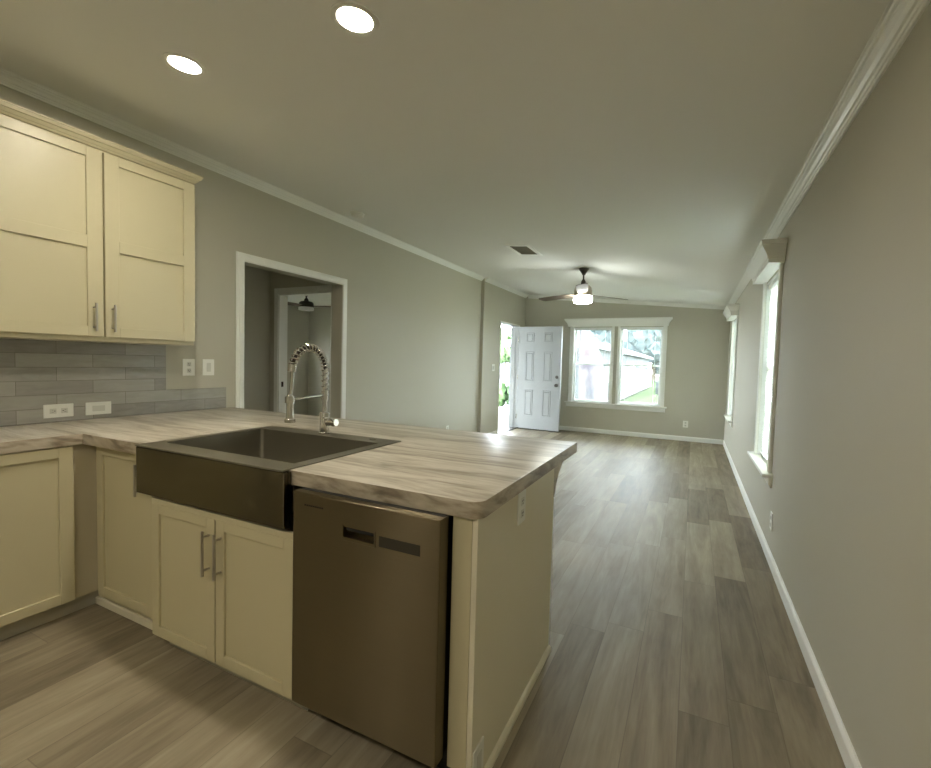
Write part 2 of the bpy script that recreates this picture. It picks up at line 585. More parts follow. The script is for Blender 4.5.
# ------------------------------------------------------------------ crown moulding, baseboards, casings
# crown profile: (out from the wall, up from the ceiling line at the wall)
CROWN = [(0, 0.012), (0, -0.060), (0.008, -0.060), (0.011, -0.052), (0.016, -0.050), (0.020, -0.043), (0.027, -0.040),
         (0.036, -0.027), (0.047, -0.019), (0.050, -0.013), (0.058, -0.011), (0.062, -0.004), (0.070, -0.002), (0.072, 0.012)]
SL = (2.4008 - 2.747) / (XR - XL)
bm = bm_new()
prism(bm, [(XL + d, zc(XL + d) + h) for d, h in CROWN], YK + .002, YJ - .001, 'y')
struct('trim_1', bm, M['trim'], smooth=False)
bm = bm_new()
prism(bm, [(XL2 + d, zc(XL2 + d) + h) for d, h in CROWN], YJ - 0.0005, YB - .002, 'y')
struct('trim_2', bm, M['trim'], smooth=False)
bm = bm_new()
prism(bm, [(XR - d, zc(XR - d) + h) for d, h in CROWN], YK + .002, YB - .002, 'y')
struct('trim_3', bm, M['trim'], smooth=False)
bm = bm_new()
loft(bm, [[(xx, YB - d, zc(xx) + h) for d, h in CROWN] for xx in (XL2 + .06, XR - .06)])
struct('trim_4', bm, M['trim'], smooth=False)

def baseprof(h=0.083, t=0.014):
    return [(0, 0), (t, 0), (t, h - 0.018), (t * 0.75, h - 0.010), (t * 0.45, h - 0.004), (t * 0.35, h), (0, h)]
bm = bm_new(); prism(bm, [(XR - d, h) for d, h in baseprof()], YK, YB, 'y'); struct('baseboard_right', bm, M['trim'], smooth=False)
bm = bm_new(); prism(bm, [(YB - d, h) for d, h in baseprof()], XL2, XR - 0.014, 'x'); struct('baseboard_back', bm, M['trim'], smooth=False)
bm = bm_new()
prism(bm, [(XL + d, h) for d, h in baseprof()], 3.76, YJ, 'y')
prism(bm, [(XL2 + d, h) for d, h in baseprof()], YJ, 7.80, 'y')
struct('baseboard_left', bm, M['trim'], smooth=False)

def casing(bm, map_, u0, u1, z1, w, t, z0=0.0):
    """three-sided casing with a stepped face; map_(u, d, z) -> xyz; (u0, u1, z1) is the opening."""
    prof = [(-0.006, 0), (-0.006, t * 0.75), (0.004, t), (w * 0.62, t), (w * 0.68, t * 0.7), (w * 0.95, t * 0.6), (w, t * 0.35), (w, 0)]
    rings = []
    rings.append([map_(u0 - a, d, z0) for a, d in prof])
    rings.append([map_(u0 - a, d, z1 + a) for a, d in prof])
    rings.append([map_(u1 + a, d, z1 + a) for a, d in prof])
    rings.append([map_(u1 + a, d, z0) for a, d in prof])
    loft(bm, rings)

# cased opening
root = struct_root('trim_5', (XL, 3.1, 0))
bm = bm_new(); casing(bm, lambda u, d, z: (XL + d, u, z), OY0, OY1, OZ, 0.062, 0.018)
obj('casing', bm, M['trim'], root, smooth=False)
# bedroom door surround in the hallway's end wall
root = struct_root('trim_6', (-3.9, 3.8, 0))
bm = bm_new(); casing(bm, lambda u, d, z: (u, 3.80 - d, z), BD0, BD1, BDZ, 0.062, 0.016)
obj('casing', bm, M['trim'], root, smooth=False)
bm = bm_new()
box(bm, BD0, BD0 + 0.018, 3.795, 3.915, 0, BDZ); box(bm, BD1 - 0.018, BD1, 3.795, 3.915, 0, BDZ)
box(bm, BD0 + .018, BD1 - .018, 3.795, 3.915, BDZ - 0.018, BDZ)
obj('jamb', bm, M['trim'], root, smooth=False)
bm = bm_new(); box(bm, BD0 + 0.017, BD0 + 0.020, 3.83, 3.86, 0.98, 1.04, 0.001)
tag(obj('strike_plate', bm, M['bronze'], root), 'dark strike plate')

# ------------------------------------------------------------------ front door (swung open against the far wall)
root = struct_root('door_1', (XL2, 8.4, 0))
bm = bm_new()
j = 0.02
x0, x1 = XL2 - TL - .02, XL2 + 0.004
box(bm, x0, x1, DY0, DY0 + j, 0.012, DZ); box(bm, x0, x1, DY1 - j, DY1, 0.012, DZ); box(bm, x0, x1, DY0 + j, DY1 - j, DZ - j, DZ)
box(bm, x0 + .02, x0 + .10, DY0 + j, DY0 + j + .012, 0.012, DZ - j); box(bm, x0 + .02, x0 + .10, DY1 - j - .012, DY1 - j, 0.012, DZ - j)
obj('door_jamb', bm, M['door'], root, smooth=False)
bm = bm_new(); casing(bm, lambda u, d, z: (XL2 + d, u, z), DY0 + .01, DY1 - .01, DZ - .01, 0.020, 0.012)
obj('casing', bm, M['trim'], root, smooth=False)
bm = bm_new(); box(bm, x0 - .02, x1 + 0.02, DY0 + .001, DY1 - .001, 0.0, 0.014, 0.003)
tag(obj('threshold', bm, M['bronze'], root), 'dark metal threshold')

hinge = Vector((XL2 + 0.012, 8.868)); free = Vector((-2.290, 8.800))
du = (free - hinge); LW = du.length; du.normalize(); dn = Vector((du.y, -du.x))     # dn faces the camera side
def leafp(u, d, z):
    q = hinge + du * u + dn * d
    return (q.x, q.y, z)
def leafbox(bm, u0, u1, d0, d1, z0, z1, bev=0.0):
    t = bm_new(); box(t, u0, u1, d0, d1, z0, z1, bev)
    for v in t.verts: v.co = leafp(*v.co)
    me = bpy.data.meshes.new('t'); t.to_mesh(me); t.free(); bm.from_mesh(me); bpy.data.meshes.remove(me)
bm = bm_new()
leafbox(bm, 0, LW, -0.022, 0.022, 0.022, 2.058, 0.002)
obj_leaf = obj('door_leaf', bm, M['door'], root, smooth=False)
cols = [(0.165, 0.335), (0.545, 0.715)]
rows = [(0.29, 0.80), (0.98, 1.56), (1.755, 1.935)]
for cu0, cu1 in cols:
    for z0, z1 in rows:
        bm = bm_new()
        a, b_ = cu0 * LW / .9, cu1 * LW / .9
        # moulding ring, then a raised field
        for e0, e1, d1 in ((0.0, 0.016, 0.030),):
            leafbox(bm, a, b_, 0.0222, d1, z0, z0 + e1, 0.003); leafbox(bm, a, b_, 0.0222, d1, z1 - e1, z1, 0.003)
            leafbox(bm, a, a + e1, 0.0222, d1, z0, z1, 0.003); leafbox(bm, b_ - e1, b_, 0.0222, d1, z0, z1, 0.003)
        leafbox(bm, a + 0.032, b_ - 0.032, 0.0222, 0.0285, z0 + 0.032, z1 - 0.032, 0.004)
        obj('raised_panel', bm, M['door'], obj_leaf, smooth=False)
bm = bm_new()
c0, c1, c2, c3 = (Vector(leafp(LW - .075, d, .915)) for d in (.022, .030, .055, .085))
cyl(bm, c0, c1, .034); cyl(bm, c1, c2, .012); cyl(bm, c2, (c2 + c3) / 2, .018, .030); cyl(bm, (c2 + c3) / 2, c3, .030, .020)
tag(obj('door_knob', bm, M['knob'], obj_leaf), 'satin nickel round knob')
bm = bm_new()
c0, c1, c2 = (Vector(leafp(LW - .075, d, 1.075)) for d in (.022, .036, .048))
cyl(bm, c0, c1, .032, .028); cyl(bm, c1, c2, .012)
tag(obj('deadbolt', bm, M['knob'], obj_leaf), 'satin nickel deadbolt turn')
for hz in (0.25, 1.05, 1.80):
    bm = bm_new(); cyl(bm, leafp(-0.008, 0.026, hz - .045), leafp(-0.008, 0.026, hz + .045), .007, n=10)
    obj('hinge', bm, M['nickel'], obj_leaf)
# flat bottom sweep
bm = bm_new(); leafbox(bm, 0.01, LW - .01, -0.018, 0.018, 0.002, 0.024)
tag(obj('door_sweep', bm, M['dark'], obj_leaf), 'black door sweep')

# ------------------------------------------------------------------ windows
def build_window(name, maps, spans, glass=True):
    """maps(u, d, z): u along the wall, d out into the room."""
    u_lo, u_hi = min(s[0] for s in spans), max(s[1] for s in spans)
    um = (u_lo + u_hi) / 2
    root = struct_root(name, maps(um, 0, WZ0))
    def mb(bm, u0, u1, d0, d1, z0, z1, bev=0.0):
        t = bm_new(); box(t, u0, u1, d0, d1, z0, z1, bev)
        for v in t.verts: v.co = maps(*v.co)
        me = bpy.data.meshes.new('t'); t.to_mesh(me); t.free(); bm.from_mesh(me); bpy.data.meshes.remove(me)
    cw = 0.068
    bm = bm_new()
    mb(bm, u_lo - cw, u_lo + .004, .0003, .020, WZ0 - .005, WZ1 + .02, .003)
    mb(bm, u_hi - .004, u_hi + cw, .0003, .020, WZ0 - .005, WZ1 + .02, .003)
    if len(spans) > 1:
        mb(bm, spans[0][1] - .004, spans[0][1] + .040, .0003, .020, WZ0 - .005, WZ1 + .02, .003)
        mb(bm, spans[1][0] - .040, spans[1][0] + .004, .0003, .020, WZ0 - .005, WZ1 + .02, .003)
    obj('casing', bm, M['trim'], root, smooth=False)
    # boxed cornice, flared on three sides
    bm = bm_new()
    lv = [(2.078, 0, .098), (2.108, 0, .098), (2.112, .006, .104), (2.128, .008, .106), (2.150, .020, .118), (2.180, .045, .138), (2.192, .052, .144), (2.196, .060, .150), (2.226, .062, .152)]
    a, b_ = u_lo - .100, u_hi + .085
    loft(bm, [[maps(a - f, .0003, z), maps(b_ + f, .0003, z), maps(b_ + f, d, z), maps(a - f, d, z)] for z, f, d in lv])
    obj('cornice', bm, M['trim'], root, smooth=False)
    bm = bm_new(); mb(bm, u_lo - .125, u_hi + .115, -.035, .064, WZ0 - .022, WZ0 + .002, .004)
    obj('stool', bm, M['trim'], root, smooth=False)
    bm = bm_new()
    ap = [(.0003, 0), (.020, 0), (.020, -.045), (.014, -.060), (.010, -.075), (.0003, -.078)]
    loft(bm, [[maps(u, d, WZ0 - .022 + z) for d, z in ap] for u in (u_lo - .105, u_hi + .090)])
    obj('apron', bm, M['trim'], root, smooth=False)
    zm = (WZ0 + WZ1) / 2 + .015
    for a, b_ in spans:
        bm = bm_new()      # jamb liner and double-hung sashes
        mb(bm, a, a + .012, -.139, -.001, WZ0, WZ1); mb(bm, b_ - .012, b_, -.139, -.001, WZ0, WZ1)
        mb(bm, a + .012, b_ - .012, -.139, -.036, WZ0, WZ0 + .012); mb(bm, a + .012, b_ - .012, -.139, -.001, WZ1 - .012, WZ1)
        obj('window_frame', bm, M['vinyl'], root, smooth=False)
        for nm, d0, z0, z1 in (('lower_sash', -.085, WZ0 + .012, zm + .018), ('upper_sash', -.115, zm - .018, WZ1 - .012)):
            bm = bm_new(); f = .034
            mb(bm, a + .012, a + .012 + f, d0 - .012, d0 + .012, z0, z1, .003); mb(bm, b_ - .012 - f, b_ - .012, d0 - .012, d0 + .012, z0, z1, .003)
            mb(bm, a + .012 + f, b_ - .012 - f, d0 - .012, d0 + .012, z0, z0 + f, .003); mb(bm, a + .012 + f, b_ - .012 - f, d0 - .012, d0 + .012, z1 - f, z1, .003)
            s = obj(nm, bm, M['vinyl'], root, smooth=False)
            bm = bm_new(); mb(bm, a + .012 + f, b_ - .012 - f, d0 - .002, d0 + .002, z0 + f, z1 - f)
            obj('pane', bm, M['glass'], s, smooth=False)
    return root

def build_blind(maps, a, b_, tilt, label, wand_side=0, group=None):
    """horizontal slat blind hung inside an opening; tilt in degrees from level."""
    root = thing('window_blind', label, 'blind', maps((a + b_) / 2, -.030, WZ0 + .004), group)
    u0, u1 = a + .016, b_ - .016
    def mb(bm, *r, bev=0.0):
        t = bm_new(); box(t, *r, bev)
        for v in t.verts: v.co = maps(*v.co)
        me = bpy.data.meshes.new('t'); t.to_mesh(me); t.free(); bm.from_mesh(me); bpy.data.meshes.remove(me)
    bm = bm_new(); mb(bm, u0, u1, -.052, -.012, WZ1 - .050, WZ1 - .013, bev=.003)
    obj('head_rail', bm, M['vinyl'], root, smooth=False)
    bm = bm_new()
    zz = WZ1 - .065
    t = math.radians(tilt)
    hw = .0125
    while zz > WZ0 + .045:
        prof = []
        for k in range(5):
            s = -1 + k / 2
            crown = .0022 * (1 - s * s)
            prof.append((-.032 + s * hw * math.cos(t) - crown * math.sin(t), zz + s * hw * math.sin(t) + crown * math.cos(t)))
        loft(bm, [[maps(u, d, z) for d, z in prof] + [maps(u, d, z - .0006) for d, z in reversed(prof)] for u in (u0, u1)])
        zz -= .0215
    obj('slats', bm, M['blind'], root)
    bm = bm_new(); mb(bm, u0, u1, -.045, -.019, WZ0 + .016, WZ0 + .030, bev=.003)
    obj('bottom_rail', bm, M['vinyl'], root, smooth=False)
    bm = bm_new(); uw = u0 + .11
    cyl(bm, maps(uw, -.010, WZ1 - .05), maps(uw, -.008, WZ1 - .72), .004, n=8)
    tag(obj('tilt_wand', bm, M['pole'], root), 'grey tilt wand')
    bm = bm_new()
    for f in (.16, .84):
        u = u0 + (u1 - u0) * f
        cyl(bm, maps(u, -.046, WZ0 + .03), maps(u, -.046, WZ1 - .05), .0012, n=6)
        cyl(bm, maps(u, -.018, WZ0 + .03), maps(u, -.018, WZ1 - .05), .0012, n=6)
    obj('ladder_cord', bm, M['vinyl'], root)
    return root

mapB = lambda u, d, z: (u, YB - d, z)
mapR = lambda u, d, z: (XR - d, u, z)
build_window('window_1', mapB, BW)
build_window('window_2', mapR, [RW[0]])
build_window('window_3', mapR, [RW[1]])
build_blind(mapB, BW[0][0], BW[0][1], 0, 'open slatted blind in the left pane of the double window, flag behind it')
build_blind(mapB, BW[1][0], BW[1][1], 0, 'open slatted blind in the right pane of the double window, lawn behind it')
build_blind(mapR, RW[0][0], RW[0][1], 44, 'closed white blind in the nearer window of the right wall')
build_blind(mapR, RW[1][0], RW[1][1], 44, 'closed white blind in the farther right wall window by the far corner')

# ------------------------------------------------------------------ cabinets
def shaker(bm, frame, u0, u1, z0, z1, d0, d1, stile=.055, top=.05, bot=.055, mids=()):
    """frame(u0,u1,d0,d1,z0,z1) -> box args; a framed door with recessed flat panels."""
    def bx(a, b, z, w, n0, n1, bev=.0015): box(bm, *frame(a, b, n0, n1, z, w), bev)
    bx(u0, u0 + stile, z0, z1, d0, d1); bx(u1 - stile, u1, z0, z1, d0, d1)
    e = .0004
    bx(u0 + stile - e, u1 - stile + e, z0, z0 + bot, d0, d1); bx(u0 + stile - e, u1 - stile + e, z1 - top, z1, d0, d1)
    for m0, m1 in mids: bx(u0 + stile - e, u1 - stile + e, m0, m1, d0, d1)
    bx(u0 + stile - .006, u1 - stile + .006, z0 + bot - .006, z1 - top + .006, d0 + .002, d1 - .011, 0)

def pull(bm, base, out, z0, z1, r=.006, stand=.030):
    """vertical bar pull; base (x, y) on the door face, out = outward direction."""
    b = Vector((base[0], base[1])); o = Vector(out)
    p = b + o * stand
    cyl(bm, (p.x, p.y, z0), (p.x, p.y, z1), r, n=14)
    for z in (z0 + .022, z1 - .022):
        cyl(bm, (b.x, b.y, z), (p.x, p.y, z), r * .8, n=10)

# frames: left wall cabinets face +x, peninsula cabinets face -y
def fx(face):   # u = y, d measured outward from face plane x
    return lambda a, b, n0, n1, z0, z1: (face + n0, face + n1, a, b, z0, z1)
def fy(face):   # u = x
    return lambda a, b, n0, n1, z0, z1: (a, b, face - n1, face - n0, z0, z1)

# upper cabinet
UF = -2.924
root = thing('wall_cabinet', 'cream two-door wall cabinet with crown strip above the grey tiles', 'cabinet', (XL, 1.4, 1.386))
bm = bm_new(); box(bm, XL + .001, UF - .021, .868, 1.926, 1.386, 2.425, .002)
obj('body', bm, M['cream'], root, smooth=False)
bm = bm_new()
cp = [(0, 2.4255), (.004, 2.4255), (.010, 2.436), (.014, 2.437), (.024, 2.452), (.030, 2.454), (.034, 2.470), (.038, 2.470), (.038, 2.478), (0, 2.478)]
def ring(y, x_in=XL + .002): return None
rings = []
for d, z in cp[1:-1]:
    rings.append([(XL + .002, .868, z), (UF - .021 + d + .004, .868, z), (UF - .021 + d + .004, 1.926 + d, z), (XL + .002, 1.926 + d, z)])
loft(bm, rings)
obj('crown_strip', bm, M['cream'], root, smooth=False)
for a, b_, hy in ((.880, 1.400, 1.354), (1.411, 1.921, 1.443)):
    bm = bm_new()
    shaker(bm, fx(UF - .020), a, b_, 1.412, 2.412, 0, .020, stile=.072, top=.050, bot=.055, mids=[(1.885, 1.950)])
    d = obj('door', bm, M['cream'], root, smooth=False)
    bm = bm_new(); pull(bm, (UF, hy), (1, 0), 1.440, 1.590)
    tag(obj('handle', bm, M['pull'], d), 'satin nickel bar pull')

# left base cabinet
LF = -2.712
root = thing('base_cabinet', 'cream base cabinet under the worktop along the tiled wall', 'cabinet', (XL, .8, 0))
bm = bm_new(); box(bm, XL + .016, LF - .024, .22, 1.165, .085, .867, .001)
obj('body', bm, M['cream'], root, smooth=False)
bm = bm_new(); box(bm, LF - .075, LF - .062, .22, 1.318, 0, .084)
obj('toe_kick', bm, M['toe'], root, smooth=False)
for a, b_, hy in ((.232, .694, .65), (.703, 1.163, .75)):
    bm = bm_new(); shaker(bm, fx(LF - .022), a, b_, .090, .862, 0, .021, stile=.058, top=.050, bot=.050)
    d = obj('door', bm, M['cream'], root, smooth=False)
    bm = bm_new(); pull(bm, (LF - .001, hy), (1, 0), .66, .82)
    tag(obj('handle', bm, M['pull'], d), 'satin nickel bar pull')

# blind corner cabinet
CF = 1.250
root = thing('corner_cabinet', 'narrow cream corner cabinet between left base cabinet and steel sink', 'cabinet', (-2.5, 1.6, 0))
bm = bm_new(); box(bm, XL + .016, -2.215, CF + .022, 1.90, .085, .867)
obj('body', bm, M['cream'], root, smooth=False)
bm = bm_new(); box(bm, LF - .045, LF - .026, 1.166, CF + .021, .085, .867)
tag(obj('corner_filler', bm, M['taupe'], root, smooth=False), 'taupe filler strip')
bm = bm_new(); box(bm, LF - .060, -2.215, CF + .040, CF + .052, 0, .084); box(bm, LF - .060, -2.215, CF + .024, CF + .040, 0, .040, .004)
obj('toe_kick', bm, M['panel'], root, smooth=False)
bm = bm_new(); shaker(bm, fy(CF + .021), -2.690, -2.222, .082, .860, 0, .021, stile=.050, top=.048, bot=.050)
d = obj('door', bm, M['cream'], root, smooth=False)
bm = bm_new(); pull(bm, (-2.300, CF), (0, -1), .660, .810)
tag(obj('handle', bm, M['pull'], d), 'satin nickel bar pull')

# sink base
SF = 1.175
root = thing('sink_cabinet', 'cream two-door base cabinet directly below the steel apron sink', 'cabinet', (-1.66, 1.5, 0))
bm = bm_new()
SX0, SX1 = -2.092, -1.243
box(bm, SX0, SX0 + .018, SF + .022, 1.88, .085, .700); box(bm, SX1 - .018, SX1, SF + .022, 1.88, .085, .700)
box(bm, SX0 + .018, SX1 - .018, SF + .022, 1.88, .085, .103); box(bm, SX0 + .018, SX1 - .018, 1.862, 1.88, .103, .69)
box(bm, SX0, SX1, SF + .002, SF + .024, .672, .700, .002)
box(bm, -1.685, -1.651, SF + .022, SF + .040, .085, .672)
obj('body', bm, M['cream'], root, smooth=False)
bm = bm_new(); box(bm, SX0, SX1, SF + .075, SF + .088, 0, .084)
obj('toe_kick', bm, M['toe'], root, smooth=False)
for a, b_, hx in ((SX0 + .002, -1.672, -1.703), (-1.664, SX1 - .002, -1.632)):
    bm = bm_new(); shaker(bm, fy(SF + .021), a, b_, .090, .678, 0, .021, stile=.048, top=.042, bot=.045)
    d = obj('door', bm, M['cream'], root, smooth=False)
    bm = bm_new(); pull(bm, (hx, SF), (0, -1), .452, .632)
    tag(obj('handle', bm, M['pull'], d), 'satin nickel bar pull')

# worktop
def rounded(poly, idx, r, n=8):
    out = []
    for i, p in enumerate(poly):
        if i in idx:
            a, b_ = Vector(poly[i - 1]), Vector(poly[(i + 1) % len(poly)])
            p = Vector(p)
            d1, d2 = (a - p).normalized(), (b_ - p).normalized()
            c = p + (d1 + d2) * r
            s, e = p + d1 * r - c, p + d2 * r - c
            for k in range(n + 1):
                t = k / n * PI / 2
                q = c + s * math.cos(t) + e * math.sin(t)
                out.append((q.x, q.y))
        else: out.append(tuple(p))
    return out
CFy, CRx, CBy, CLx = 1.200, -0.532, 2.425, -2.707
SKx0, SKx1, SKy1 = -2.196, -1.294, 1.905
poly = [(XL + .002, .215), (CLx, .215), (CLx, CFy), (SKx0, CFy), (SKx0, SKy1), (SKx1, SKy1), (SKx1, CFy), (CRx, CFy), (CRx, CBy), (XL + .002, CBy)]
poly = rounded(poly, {7}, .045)
poly2 = []
for i, p in enumerate(poly): poly2.append(p)
bm = bm_new()
prism(bm, poly2, .868, HC, 'z')
bmesh.ops.recalc_face_normals(bm, faces=bm.faces[:])
es = [e for e in bm.edges if abs(e.verts[0].co.z - HC) < 1e-5 and abs(e.verts[1].co.z - HC) < 1e-5]
bmesh.ops.bevel(bm, geom=es, offset=.0035, segments=2, profile=.5, affect='EDGES')
wt = obj('worktop', bm, M['counter'], base=(-1.5, 1.8, .868))
tag(wt, 'glossy beige streaked laminate worktop running along wall and peninsula', 'worktop')

# apron sink
root = thing('apron_sink', 'large stainless steel apron sink set into the peninsula worktop', 'sink', (-1.745, 1.54, .70))
sx0, sx1, sy0, sy1 = -2.190, -1.300, 1.166, 1.900
ix0, ix1, iy0, iy1 = -2.152, -1.346, 1.272, 1.800
bm = bm_new()
box(bm, sx0 - .006, sx1 + .006, sy0, iy0, HC - .003, HC + .004, .0015)
box(bm, sx0 - .010, ix0, iy0, sy1 + .010, HC + .0005, HC + .004, .001); box(bm, ix1, sx1 + .010, iy0, sy1 + .010, HC + .0005, HC + .004, .001)
box(bm, ix0, ix1, iy1, sy1 + .010, HC + .0005, HC + .004, .001)
obj('rim', bm, M['basin'], root, smooth=False)
bm = bm_new(); box(bm, sx0 + .004, sx1 + .020, sy0 - .002, sy0 + .018, .712, HC - .0035, .004, 2)
box(bm, sx0 + .004, sx0 + .022, sy0 + .018, sy0 + .030, .712, HC - .0035); box(bm, sx1 - .002, sx1 + .020, sy0 + .018, sy0 + .030, .712, HC - .0035)
obj('apron', bm, M['apron'], root, smooth=False)
bm = bm_new()
def rrect(x0, x1, y0, y1, z, r=.035, n=5):
    pts = []
    for cx_, cy_, a0 in ((x1 - r, y1 - r, 0), (x0 + r, y1 - r, 90), (x0 + r, y0 + r, 180), (x1 - r, y0 + r, 270)):
        for k in range(n + 1):
            a = math.radians(a0 + 90 * k / n)
            pts.append((cx_ + r * math.cos(a), cy_ + r * math.sin(a), z))
    return pts
inner = [rrect(ix0, ix1, iy0, iy1, HC + .001, .022), rrect(ix0, ix1, iy0, iy1, .745, .022), rrect(ix0 + .008, ix1 - .008, iy0 + .008, iy1 - .008, .722, .02), rrect(ix0 + .03, ix1 - .03, iy0 + .03, iy1 - .03, .714, .03), rrect(-1.755, -1.745, 1.555, 1.565, .713, .004)]
outer = [rrect(-1.755, -1.745, 1.555, 1.565, .710, .004), rrect(ix0 + .03, ix1 - .03, iy0 + .03, iy1 - .03, .711, .03), rrect(ix0 - .003, ix1 + .003, iy0 - .003, iy1 + .003, .735, .012), rrect(ix0 - .003, ix1 + .003, iy0 - .003, iy1 + .003, HC + .001, .012)]
loft(bm, inner + outer, cap=False)
obj('basin', bm, M['basin'], root)
bm = bm_new(); lathe(bm, -1.75, 1.56, [(.001, .7145), (.045, .7145), (.045, .718), (.034, .719), (.030, .7155), (.001, .7155)], 28)
obj('drain', bm, M['chrome'], root)
bm = bm_new(); lathe(bm, -1.432, 1.862, [(.001, HC + .004), (.017, HC + .004), (.017, HC + .007), (.001, HC + .008)], 20)
tag(obj('hole_cover', bm, M['chrome'], root), 'small chrome tap-hole cover')

# spring faucet
FX, FY_ = -1.752, 1.862
root = thing('kitchen_faucet', 'tall satin spring-neck faucet standing behind the sink basin', 'faucet', (FX, FY_, HC + .004))
bm = bm_new()
lathe(bm, FX, FY_, [(.001, .9242), (.030, .9242), (.030, .932), (.025, .935), (.025, 1.035), (.022, 1.040), (.001, 1.041)], 28)
obj('base', bm, M['chrome'], root)
bm = bm_new()
cyl(bm, (FX + .020, FY_, .985), (FX + .060, FY_, .988), .017); cyl(bm, (FX + .060, FY_, .988), (FX + .082, FY_, .989), .021, .019)
lv = obj('lever', bm, M['chrome'], root)
bm = bm_new(); tube(bm, [(FX + .050, FY_, .998), (FX + .055, FY_ - .02, 1.012), (FX + .066, FY_ - .075, 1.020)], [.006, .006, .005], 10)
obj('lever_arm', bm, M['chrome'], lv)
bm = bm_new(); cyl(bm, (FX, FY_, 1.040), (FX, FY_, 1.270), .0125); cyl(bm, (FX, FY_, 1.105), (FX, FY_, 1.155), .0185)
obj('riser', bm, M['chrome'], root)
# path of the hose: up the riser, over and down to the spray head
R = .112
def neck(t):
    z0 = 1.262
    if t < .22:
        return Vector((FX, FY_, 1.13 + (z0 - 1.13) * t / .22))
    a = (t - .22) / .78 * math.radians(172)
    return Vector((FX, FY_ - R + R * math.cos(a), z0 + R * 1.04 * math.sin(a)))
NP = 60
bm = bm_new(); tube(bm, [neck(i / NP) for i in range(NP + 1)], .0085, 10)
end = neck(1.0)
tag(obj('hose', bm, M['bronze'], root), 'dark hose inside the spring')
bm = bm_new(); tube(bm, [end, Vector((FX, end.y - .004, 1.20)), Vector((FX, FY_ - 2 * R - .012, 1.125))], .0088, 12)
obj('hose_tail', bm, M['chrome'], root)
bm = bm_new()
turns, steps = 21, 12
pts = []
for i in range(turns * steps + 1):
    t = i / (turns * steps)
    p = neck(t); d = (neck(min(1, t + .01)) - neck(max(0, t - .01))).normalized()
    u = Vector((1, 0, 0)); v = d.cross(u)
    a = 2 * PI * i / steps
    pts.append(p + (u * math.cos(a) + v * math.sin(a)) * .0175)
tube(bm, pts, .0040, 6)
obj('spring_coil', bm, M['chrome'], root)
bm = bm_new(); d = (neck(1) - neck(.97)).normalized()
cyl(bm, end - d * .012, end + d * .022, .0195, n=20); obj('collar', bm, M['chrome'], root)
sy = FY_ - 2 * R - .012
bm = bm_new(); lathe(bm, FX, sy, [(.001, 1.150), (.011, 1.148), (.017, 1.135), (.017, 1.065), (.019, 1.045), (.020, 1.030), (.026, 1.024), (.026, 1.010), (.001, 1.009)], 24)
obj('spray_head', bm, M['chrome'], root)
bm = bm_new(); cyl(bm, (FX, FY_ - .010, 1.132), (FX, sy + .014, 1.120), .0058, n=12); lathe(bm, FX, sy, [(.021, 1.105), (.0235, 1.105), (.0235, 1.135), (.021, 1.135)], 20, annular=True)
obj('docking_arm', bm, M['chrome'], root)

# dishwasher
DF, DX0, DX1 = 1.152, -1.223, -.637
root = thing('dishwasher', 'stainless steel dishwasher under the peninsula worktop beside the sink', 'dishwasher', (-.92, 1.45, 0))
bm = bm_new(); box(bm, DX0 + .012, DX1 - .012, DF + .052, 1.76, .10, .850)
obj('tub', bm, M['dark'], root, smooth=False)
HX0, HX1, HZ0, HZ1 = -1.000, -.870, .744, .782
bm = bm_new()
z0, z1 = .112, .866
y1 = DF + .05
# door skin with a cut-out for the pocket handle
box(bm, DX0, HX0, DF, y1, z0, z1, .004, 2); box(bm, HX1, DX1, DF, y1, z0, z1, .004, 2)
me_fix = bm
bm.free()
bm = bm_new()
xs, zs = [DX0, HX0, HX1, DX1], [z0, HZ0, HZ1, z1]
grid = [[bm.verts.new((x, DF, z)) for z in zs] for x in xs]
for i in range(3):
    for k in range(3):
        if i == 1 and k == 1: continue
        bm.faces.new((grid[i][k], grid[i + 1][k], grid[i + 1][k + 1], grid[i][k + 1]))
back = [bm.verts.new((x, y1, z)) for x, z in ((DX0, z0), (DX1, z0), (DX1, z1), (DX0, z1))]
fr = [[grid[i][0] for i in range(4)], [grid[3][k] for k in range(4)], [grid[i][3] for i in (3, 2, 1, 0)], [grid[0][k] for k in (3, 2, 1, 0)]]
for s, (p, q) in zip(fr, ((0, 1), (1, 2), (2, 3), (3, 0))):
    bm.faces.new(s + [back[q], back[p]])
bm.faces.new(back)
hole = [grid[1][1], grid[2][1], grid[2][2], grid[1][2]]
hb = [bm.verts.new((v.co.x, DF + .030, v.co.z)) for v in hole]
for i in range(4):
    jn = (i + 1) % 4
    bm.faces.new((hole[i], hole[jn], hb[jn], hb[i]))
bm.faces.new(hb)
bmesh.ops.recalc_face_normals(bm, faces=bm.faces[:])
es = [e for e in bm.edges if all(abs(v.co.y - DF) < 1e-5 for v in e.verts) and (
    all(abs(v.co.x - DX0) < 1e-5 for v in e.verts) or all(abs(v.co.x - DX1) < 1e-5 for v in e.verts) or
    all(abs(v.co.z - z0) < 1e-5 for v in e.verts) or all(abs(v.co.z - z1) < 1e-5 for v in e.verts))]
bmesh.ops.bevel(bm, geom=es, offset=.004, segments=2, profile=.5, affect='EDGES')
dw = obj('door', bm, M['steel'], root, smooth=False)
bm = bm_new()
box(bm, HX0 - .006, HX0 + .004, DF - .003, DF + .004, HZ0 - .006, HZ1 + .006, .001); box(bm, HX1 - .004, HX1 + .002, DF - .003, DF + .004, HZ0 - .006, HZ1 + .006, .001)
box(bm, HX0, HX1, DF - .003, DF + .008, HZ0 - .006, HZ0 + .005, .001)
obj('pocket_handle', bm, M['steel'], dw, smooth=False)
bm = bm_new(); box(bm, HX0 + .010, HX1 - .001, DF + .004, DF + .026, HZ1 - .014, HZ1 - .001, .003)
